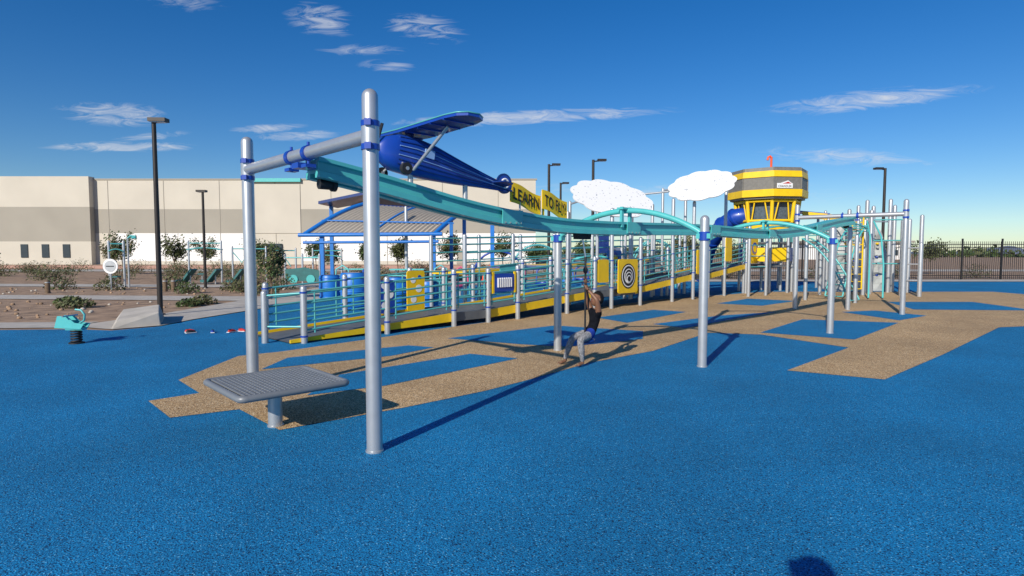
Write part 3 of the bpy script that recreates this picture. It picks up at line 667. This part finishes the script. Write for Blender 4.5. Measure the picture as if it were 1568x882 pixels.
for i in range(8000):
    x=rd.uniform(-260,330); y=rd.uniform(230,250); hh=2.8+1.6*math.sin(x*.05)+1.4*math.sin(x*.23+1)+1.0*math.sin(x*.7); hh=max(hh,.8)
    g=V((x,y,hh*rd.random()**.6)); sz=rd.uniform(.5,1.2); d=V((rd.gauss(0,1),rd.gauss(0,1),rd.gauss(0,1))).normalized(); e=d.orthogonal().normalized(); f=d.cross(e)
    b.add([g+e*sz,g+f*sz*.7,g-e*sz,g-f*sz*.7],[(0,1,2,3)],leafB if rd.random()<.6 else leafA)
b.obj('distant_tree_line')
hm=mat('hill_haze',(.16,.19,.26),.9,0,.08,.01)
b=B(); vs=[];n=160
for i in range(n+1):
    x=-1400+2800*i/n; h=10+7*math.sin(i*.21)+5*math.sin(i*.53+2)+3*math.sin(i*1.1); h=max(h,2); vs+=[(x,1500,0),(x,1560,h),(x,1700,0)]
b.add(vs,[(i*3+k,(i+1)*3+k,(i+1)*3+k+1,i*3+k+1) for i in range(n) for k in(0,1)],hm,True); b.obj('distant_hills')
b=B(); rd=random.Random(3)
for i in range(500):
    x=rd.uniform(-26,-9.7);y=rd.uniform(13.9,29)
    if 19.3<y<22.8 or y>27: continue
    s=rd.uniform(.02,.08); b.ell((x,y,s*.3),(s,s*rd.uniform(.6,1),s*.6),conc if rd.random()<.3 else mulch,None,6,4)
b.obj('landscape_stones')
# ------------------------------------------------------------------ left-hand furniture
b=B(); x,y=-17.2,25.2; b.tube((x,y,0),(x,y,1.0),.03,silver,8); b.sweep([(x,y-.03,1.05),(x,y+.0,1.05)],.32,white,24); b.tube((x,y-.035,1.05),(x,y-.04,1.05),.24,silver,20); b.box((x,y-.045,1.05),(.34,.01,.04),black); b.obj('information_sign')
for x in(-14.6,-14.3,-18.6):
    b=B(); y=24.7+(x+14.6)*.3; b.post(x,y,0,.55,.09,bark,14); b.tube((x,y,.42),(x,y,.46),.095,silver,14); b.obj('bollard')
dteal=mat('dark_teal',(.02,.13,.13),.5)
for x in(-16.9,-15.6,-14.3):
    b=B(); y=30.2
    b.prism([(x-.45,y,.12),(x-.1,y,.10),(x+.42,y,.75),(x+.34,y,.80),(x-.12,y,.24),(x-.45,y,.24)],(0,.6,0),dteal); b.tube((x-.2,y+.3,0),(x-.2,y+.3,.15),.04,silver,8); b.tube((x+.2,y+.3,0),(x+.2,y+.3,.45),.04,silver,8); b.obj('lounge_seat')
def fitness(x,y,w,h,k):
    b=B()
    b.post(x,y,0,h,.05,silver,10);b.post(x+w,y+.3,0,h,.05,silver,10); b.tube((x,y,h-.15),(x+w,y+.3,h-.15),.03,tealp,8)
    if k%2: b.sweep([(x,y,h-.3),(x+w*.3,y,h-.9),(x+w*.5,y,h-.4),(x+w*.8,y+.2,h-1)],.03,tealp,8)
    else: ladder(b,(x,y,h-.5),(x+w,y+.3,h-.5),.1,tealp,.3,6)
    b.box((x+w*.4,y+.1,.5),(.35,.3,.06),dteal); b.tube((x+w*.4,y+.1,0),(x+w*.4,y+.1,.5),.035,silver,8)
    b.obj('fitness_station')
fitness(-17.3,31.5,1.6,2.3,0);fitness(-15.2,32,1.7,2.0,1);fitness(-18.9,27.6,.5,2.2,0);fitness(-12.6,31,1.1,1.9,1);fitness(-11.0,32.5,1.5,1.9,0)
b=B(); x,y=-18.0,27.6; b.tube((x,y,0),(x,y,2.35),.04,silver,8); b.sweep([(x,y,2.3),(x+.15,y,2.42),(x+.4,y,2.4)],.04,tealp,8); b.sweep([(x+.3,y,2.38),(x+.3,y,2.3)],[.05,.16],teal,12); b.obj('play_post')
b=B(); x,y=-10.6,27.5
for dx in(0,.8,1.6): b.post(x+dx,y,0,1.6,.05,silver,10)
b.prism([(x,y-.05,.3),(x+1.6,y-.05,.3),(x+1.6,y-.05,.8),(x+.9,y-.05,.95),(x,y-.05,.85)],(0,.04,0),dteal)
for dx in(.4,1.2): b.tube((x+dx,y-.1,.4),(x+dx,y-.05,.4),.2,teal,18)
b.tube((x,y,1.4),(x+1.6,y,1.4),.03,tealp,8); b.obj('play_panel_car')
# ------------------------------------------------------------------ people
def skinbody(name,J,E,lab,mats,parent,sub=2):
    names=list(J); idx={k:i for i,k in enumerate(names)}
    me=bpy.data.meshes.new(name); me.from_pydata([J[k][0] for k in names],[(idx[a],idx[c]) for a,c in E],[])
    o=bpy.data.objects.new(name+'_rig',me); sc.collection.objects.link(o)
    md=o.modifiers.new('skin','SKIN'); md.use_smooth_shade=True; md.branch_smoothing=.6
    sd=me.skin_vertices[0].data
    for k in names:
        r=J[k][1]; sd[idx[k]].radius=(r,r); sd[idx[k]].use_root=(k==names[0])
    s2=o.modifiers.new('sub','SUBSURF'); s2.levels=sub; s2.render_levels=sub
    bpy.context.view_layer.update()
    m2=bpy.data.meshes.new_from_object(o.evaluated_get(bpy.context.evaluated_depsgraph_get()))
    m2.materials.clear()
    for m in mats: m2.materials.append(m)
    segs=[(V(J[a][0]),V(J[c][0]),lab[(a,c)],J[a][1],J[c][1]) for a,c in E]
    for p in m2.polygons:
        c=p.center; best=1e9
        for a,d,l,ra,rd in segs:
            ab=d-a; t=max(0,min(1,(c-a).dot(ab)/ab.length_squared)); q=(c-a-ab*t).length/(ra+(rd-ra)*t)
            if q<best: best=q; bi=l
        p.material_index=bi; p.use_smooth=True
    bpy.data.objects.remove(o)
    o=bpy.data.objects.new(name,m2); sc.collection.objects.link(o); o.parent=parent; o.location=-parent.location
    return o
def head(c,face,s,skin,hair,parent,name='head',tilt=0.):
    f=V(face).normalized(); f=V((f.x,f.y,tilt)).normalized(); sd=f.cross(V((0,0,1))).normalized(); up=sd.cross(f)
    M=Matrix((f,sd,up)).transposed(); c=V(c); b=B()
    def fn(p):
        q=p.copy()
        if q.z<0: q.y*=1+.22*q.z/(.12*s)
        if q.x>0: q.x*=.93
        return q
    b.ell(c,(.098*s,.082*s,.115*s),skin,M,24,18,fn)
    b.ell(c+M@V((.090*s,0,-.018*s)),(.016*s,.013*s,.022*s),skin,M,10,8)
    for g in(-1,1):
        b.ell(c+M@V((.0,.081*s*g,-.01*s)),(.018*s,.010*s,.028*s),skin,M,10,8)
        b.ell(c+M@V((.079*s,.030*s*g,.012*s)),(.010*s,.014*s,.008*s),white,M,10,8)
        b.ell(c+M@V((.087*s,.030*s*g,.012*s)),(.004*s,.006*s,.006*s),black,M,8,6)
        b.box(c+M@V((.086*s,.031*s*g,.030*s)),(.006*s,.028*s,.005*s),hair,M=M)
    b.ell(c+M@V((.076*s,0,-.055*s)),(.010*s,.024*s,.007*s),mat('lips',(.22,.07,.055),.5),M,12,6)
    def fh(p):
        q=p.copy()
        lim=(.045*s if q.x>0.02*s else -.06*s)
        if q.z<lim: q.z=lim; q.x*=.9; q.y*=.9
        return q
    b.ell(c+M@V((-.012*s,0,.006*s)),(.102*s,.088*s,.121*s),hair,M,24,18,fh)
    b.obj(name,parent)
def hand_on_rope(c,wrist,skin,parent,name,k=.75,sgn=1):
    c=V(c);w=V(wrist); d=(V((w.x,w.y,0))-V((c.x,c.y,0))).normalized(); sd=V((-d.y,d.x,0))*sgn; b=B()
    pal=c+d*.028
    b.ell(pal,(.013,.030*k+.006,.036*k+.006),skin,Matrix((d,sd,V((0,0,1)))).transposed(),14,10)
    b.sweep([w,w.lerp(pal,.5),pal],[.021*k+.003,.02*k,.018*k],skin,10)
    for i,(zz,L) in enumerate(((.030,.95),(.010,1.05),(-.010,1.0),(-.029,.8))):
        pts=[];r=.022
        for j in range(6):
            a=R(20+j*36*L); pts.append(c+d*(r*math.cos(a))+sd*(r*math.sin(a))+V((0,0,zz*k+.003*math.sin(j))))
        b.sweep([pal+sd*.01+V((0,0,zz*k))]+pts,[.008]+[.0078,.0078,.0074,.007,.0062,.005],skin,8)
    pts=[pal-sd*.012+V((0,0,.006)),c+d*.018-sd*.018+V((0,0,.022)),c-d*.002-sd*.024+V((0,0,.034)),c-d*.018-sd*.012+V((0,0,.038))]
    b.sweep(pts,[.010,.0095,.0085,.006],skin,8)
    b.obj(name,parent)
skin=mat('skin_brown',(.19,.09,.05),.5,0,.06,20);hairb=mat('hair_black',(.010,.008,.007),.7,0,.3,80,spec=.2)
shirt=mat('shirt_black',(.008,.009,.013),.95,0,.25,25,.3,60,spec=.08);shorts=mat('shorts_blue',(.012,.04,.27),.8,0,.15,20,spec=.2);legg=mat('leggings_grey',(.24,.24,.25),.9,0,.45,45,.3,70,spec=.2)
kid=empty('child_on_zip_line',(1.1,8.4,0))
J={'pel':((1.16,8.45,.45),.090),'bel':((1.185,8.445,.55),.092),'che':((1.21,8.435,.67),.106),'nec0':((1.215,8.43,.775),.060),'nec':((1.215,8.425,.84),.038),
'sn':((1.235,8.320,.77),.048),'sf':((1.15,8.540,.78),.048),'en':((1.20,8.27,.945),.033),'ef':((1.095,8.55,.96),.033),
'wn':((1.085,8.350,1.08),.022),'wf':((1.06,8.455,1.17),.022),
'hn':((1.13,8.38,.44),.084),'hf':((1.11,8.51,.44),.084),'qn':((1.08,8.32,.43),.070),'qf':((1.04,8.47,.43),.070),'kn':((.95,8.15,.39),.054),'kf':((.87,8.37,.40),.054),'mn':((.975,8.17,.24),.049),'mf':((.81,8.385,.24),.049),
'an':((.99,8.21,.09),.029),'af':((.765,8.41,.09),.029),'hen':((1.0,8.225,.05),.027),'hef':((.775,8.42,.05),.027),'tn':((.92,8.14,.036),.021),'tf':((.69,8.35,.036),.021)}
E=[('pel','bel'),('bel','che'),('che','nec0'),('nec0','nec'),('che','sn'),('che','sf'),('sn','en'),('sf','ef'),('en','wn'),('ef','wf'),('pel','hn'),('pel','hf'),('hn','qn'),('hf','qf'),('qn','kn'),('qf','kf'),('kn','mn'),('kf','mf'),('mn','an'),('mf','af'),('an','hen'),('af','hef'),('hen','tn'),('hef','tf')]
lb={e:0 for e in E}
for e in[('pel','bel'),('bel','che'),('che','nec0'),('che','sn'),('che','sf')]: lb[e]=1
for e in[('pel','hn'),('pel','hf'),('hn','qn'),('hf','qf')]: lb[e]=2
for e in[('qn','kn'),('qf','kf'),('kn','mn'),('kf','mf'),('mn','an'),('mf','af')]: lb[e]=3
skinbody('body',J,E,lb,[skin,shirt,shorts,legg],kid)
head((1.215,8.415,.945),(-.85,-.5,0),.96,skin,hairb,kid,'head',.35)
hand_on_rope((RX,RY,1.115),(1.085,8.350,1.08),skin,kid,'near_hand',.8,1); hand_on_rope((RX,RY,1.205),(1.06,8.455,1.17),skin,kid,'far_hand',.8,-1)
b=B()
for x,y,dx,dy in((.92,8.14,-.7,-.7),(.69,8.35,-.8,-.6)):
    d=V((dx,dy,0)).normalized(); s=V((-d.y,d.x,0))
    for i,o in enumerate((-.018,-.008,.001,.010,.018)): 
        p=V((x,y,.034))+s*o+d*.005; b.sweep([p,p+d*(.024-.003*i)],[.0075,.006-.0006*i],skin,6)
b.obj('toes',kid)
# the photographer, standing behind the camera with a cap on
ph=empty('photographer',(-.1,-.25,0)); px,py=-.13,-.24; q=.06
den=mat('denim',(.04,.06,.11),.8); sh2=mat('grey_shirt',(.2,.2,.21),.8); sk2=mat('skin_light',(.45,.28,.2),.5)
J={'pel':((px,py,1.0+q),.13),'che':((px,py,1.35+q),.15),'n0':((px,py,1.53+q),.08),'n':((px,py,1.64+q),.05),'sl':((px-.19,py,1.50+q),.065),'sr':((px+.19,py,1.50+q),.065),'el':((px-.32,py-.02,1.28+q),.045),'er':((px+.32,py-.02,1.28+q),.045),'wl':((px-.12,py+.14,1.38),.03),'wr':((px+.14,py+.14,1.38),.03),
'hl':((px-.1,py,.94+q),.1),'hr':((px+.1,py,.94+q),.1),'kl':((px-.12,py+.02,.54),.065),'kr':((px+.12,py+.02,.54),.065),'al':((px-.13,py-.02,.09),.045),'ar':((px+.13,py-.02,.09),.045),'tl':((px-.15,py+.16,.05),.04),'tr':((px+.15,py+.16,.05),.04)}
E=[('pel','che'),('che','n0'),('n0','n'),('n0','sl'),('n0','sr'),('sl','el'),('sr','er'),('el','wl'),('er','wr'),('pel','hl'),('pel','hr'),('hl','kl'),('hr','kr'),('kl','al'),('kr','ar'),('al','tl'),('ar','tr')]
lb={e:1 for e in E}; lb[('n0','n')]=0; lb[('el','wl')]=0; lb[('er','wr')]=0
for e in E[9:15]: lb[e]=2
for e in E[15:]: lb[e]=3
skinbody('body',J,E,lb,[sk2,sh2,den,black],ph); head((px,py-.02,1.84),(0,1,0),1.05,sk2,hairb,ph)
b=B(); b.ell((px,py-.03,1.87),(.11,.115,.12),den,None,20,12,lambda p:V((p.x,p.y,max(p.z,.0)))); b.prism([(px-.09,py+.05,1.875),(px+.09,py+.05,1.875),(px+.05,py+.14,1.87),(px-.05,py+.14,1.87)],(0,0,.012),den); b.obj('cap',ph)
# ------------------------------------------------------------------ camera, sun, sky
cam=bpy.data.cameras.new('Camera'); co=bpy.data.objects.new('Camera',cam); sc.collection.objects.link(co); sc.camera=co
co.location=(0,0,1.6); co.rotation_euler=(R(90)-math.atan(53/900),0,0); cam.sensor_width=36; cam.lens=36*900/1568; cam.clip_end=6000; cam.clip_start=.05
EL=28.3; sd=V((-.465,-.885,0)).normalized()
sun=bpy.data.lights.new('Sun','SUN'); sun.energy=4.9; sun.angle=R(.5); sun.color=(1,.93,.82); so=bpy.data.objects.new('Sun',sun); sc.collection.objects.link(so)
dv=V((sd.x*math.cos(R(EL)),sd.y*math.cos(R(EL)),math.sin(R(EL)))); so.rotation_euler=dv.to_track_quat('Z','Y').to_euler(); so.location=(-10,-20,20)
w=bpy.data.worlds.new('World'); sc.world=w; w.use_nodes=True; nt=w.node_tree;N=nt.nodes;L=nt.links
bg=N['Background']; bg.inputs['Strength'].default_value=.09
sky=N.new('ShaderNodeTexSky'); sky.sky_type='NISHITA'; sky.sun_disc=False; sky.sun_elevation=R(EL); sky.sun_rotation=math.atan2(sd.x,sd.y)%(2*math.pi); sky.air_density=1.0; sky.dust_density=.1; sky.ozone_density=5
tc=N.new('ShaderNodeTexCoord'); sx=N.new('ShaderNodeSeparateXYZ'); L.new(tc.outputs['Generated'],sx.inputs[0])
def M(op,a,c=None,cl=False):
    n=N.new('ShaderNodeMath'); n.operation=op; n.use_clamp=cl
    for i,x in enumerate((a,c)):
        if x is None: continue
        if isinstance(x,(int,float)): n.inputs[i].default_value=x
        else: L.new(x,n.inputs[i])
    return n.outputs[0]
yy=M('MAXIMUM',sx.outputs[1],.02); u=M('DIVIDE',sx.outputs[0],yy); v=M('DIVIDE',sx.outputs[2],yy)
cmb=N.new('ShaderNodeCombineXYZ'); L.new(u,cmb.inputs[0]); L.new(v,cmb.inputs[1])
mp=N.new('ShaderNodeMapping'); mp.inputs['Scale'].default_value=(9,46,1); mp.inputs['Rotation'].default_value=(0,0,-.12); L.new(cmb.outputs[0],mp.inputs[0])
n1=N.new('ShaderNodeTexNoise'); n1.noise_dimensions='2D'; n1.inputs['Scale'].default_value=1.5; n1.inputs['Detail'].default_value=6; n1.inputs['Roughness'].default_value=.7; n1.inputs['Distortion'].default_value=.9; L.new(mp.outputs[0],n1.inputs[0])
tot=None
for u0,v0,ru,rv,sl,I in((.03,.228,.27,.014,.045,1.15),(-.318,.388,.07,.032,-.15,.8),(-.145,.372,.08,.028,-.1,.8),(-.205,.312,.06,.012,-.05,.65),(-.25,.338,.09,.012,0,.6),(-.67,.233,.11,.024,-.05,.9),(-.66,.179,.15,.011,0,1.05),(-.60,.197,.08,.009,.1,.8),(-.41,.209,.08,.009,.05,.95),(-.36,.197,.09,.011,.05,.95),(.60,.256,.21,.020,.10,.95),(.56,.162,.2,.018,-.06,.7),(.235,.105,.05,.014,0,.7),(-.58,.43,.12,.025,-.2,.6),(.25,.10,.5,.03,0,.35)):
    du=M('SUBTRACT',u,u0); dvv=M('SUBTRACT',M('SUBTRACT',v,v0),M('MULTIPLY',du,sl))
    a1=M('DIVIDE',du,ru); a2=M('DIVIDE',dvv,rv); q=M('ADD',M('MULTIPLY',a1,a1),M('MULTIPLY',a2,a2))
    e=M('MULTIPLY',M('SUBTRACT',1.,q,True),I); tot=e if tot is None else M('MAXIMUM',tot,e)
er=M('SUBTRACT',M('ADD',M('MULTIPLY',tot,.65),M('MULTIPLY',n1.outputs['Fac'],1.9)),1.13)
fac=M('MULTIPLY',M('MULTIPLY',er,1.15,True),M('MULTIPLY',tot,1.6,True),True); fac=M('MULTIPLY',fac,.8)
hs=N.new('ShaderNodeHueSaturation'); hs.inputs['Saturation'].default_value=1.3; hs.inputs['Hue'].default_value=.508; hs.inputs['Value'].default_value=1.12; L.new(sky.outputs[0],hs.inputs['Color'])
mix=N.new('ShaderNodeMix'); mix.data_type='RGBA'; L.new(fac,mix.inputs['Factor']); L.new(hs.outputs[0],mix.inputs['A']); mix.inputs['B'].default_value=(7.8,8.1,8.6,1)
L.new(mix.outputs['Result'],bg.inputs['Color'])
sc.view_settings.view_transform='Standard'; sc.view_settings.look='None'; sc.view_settings.exposure=0
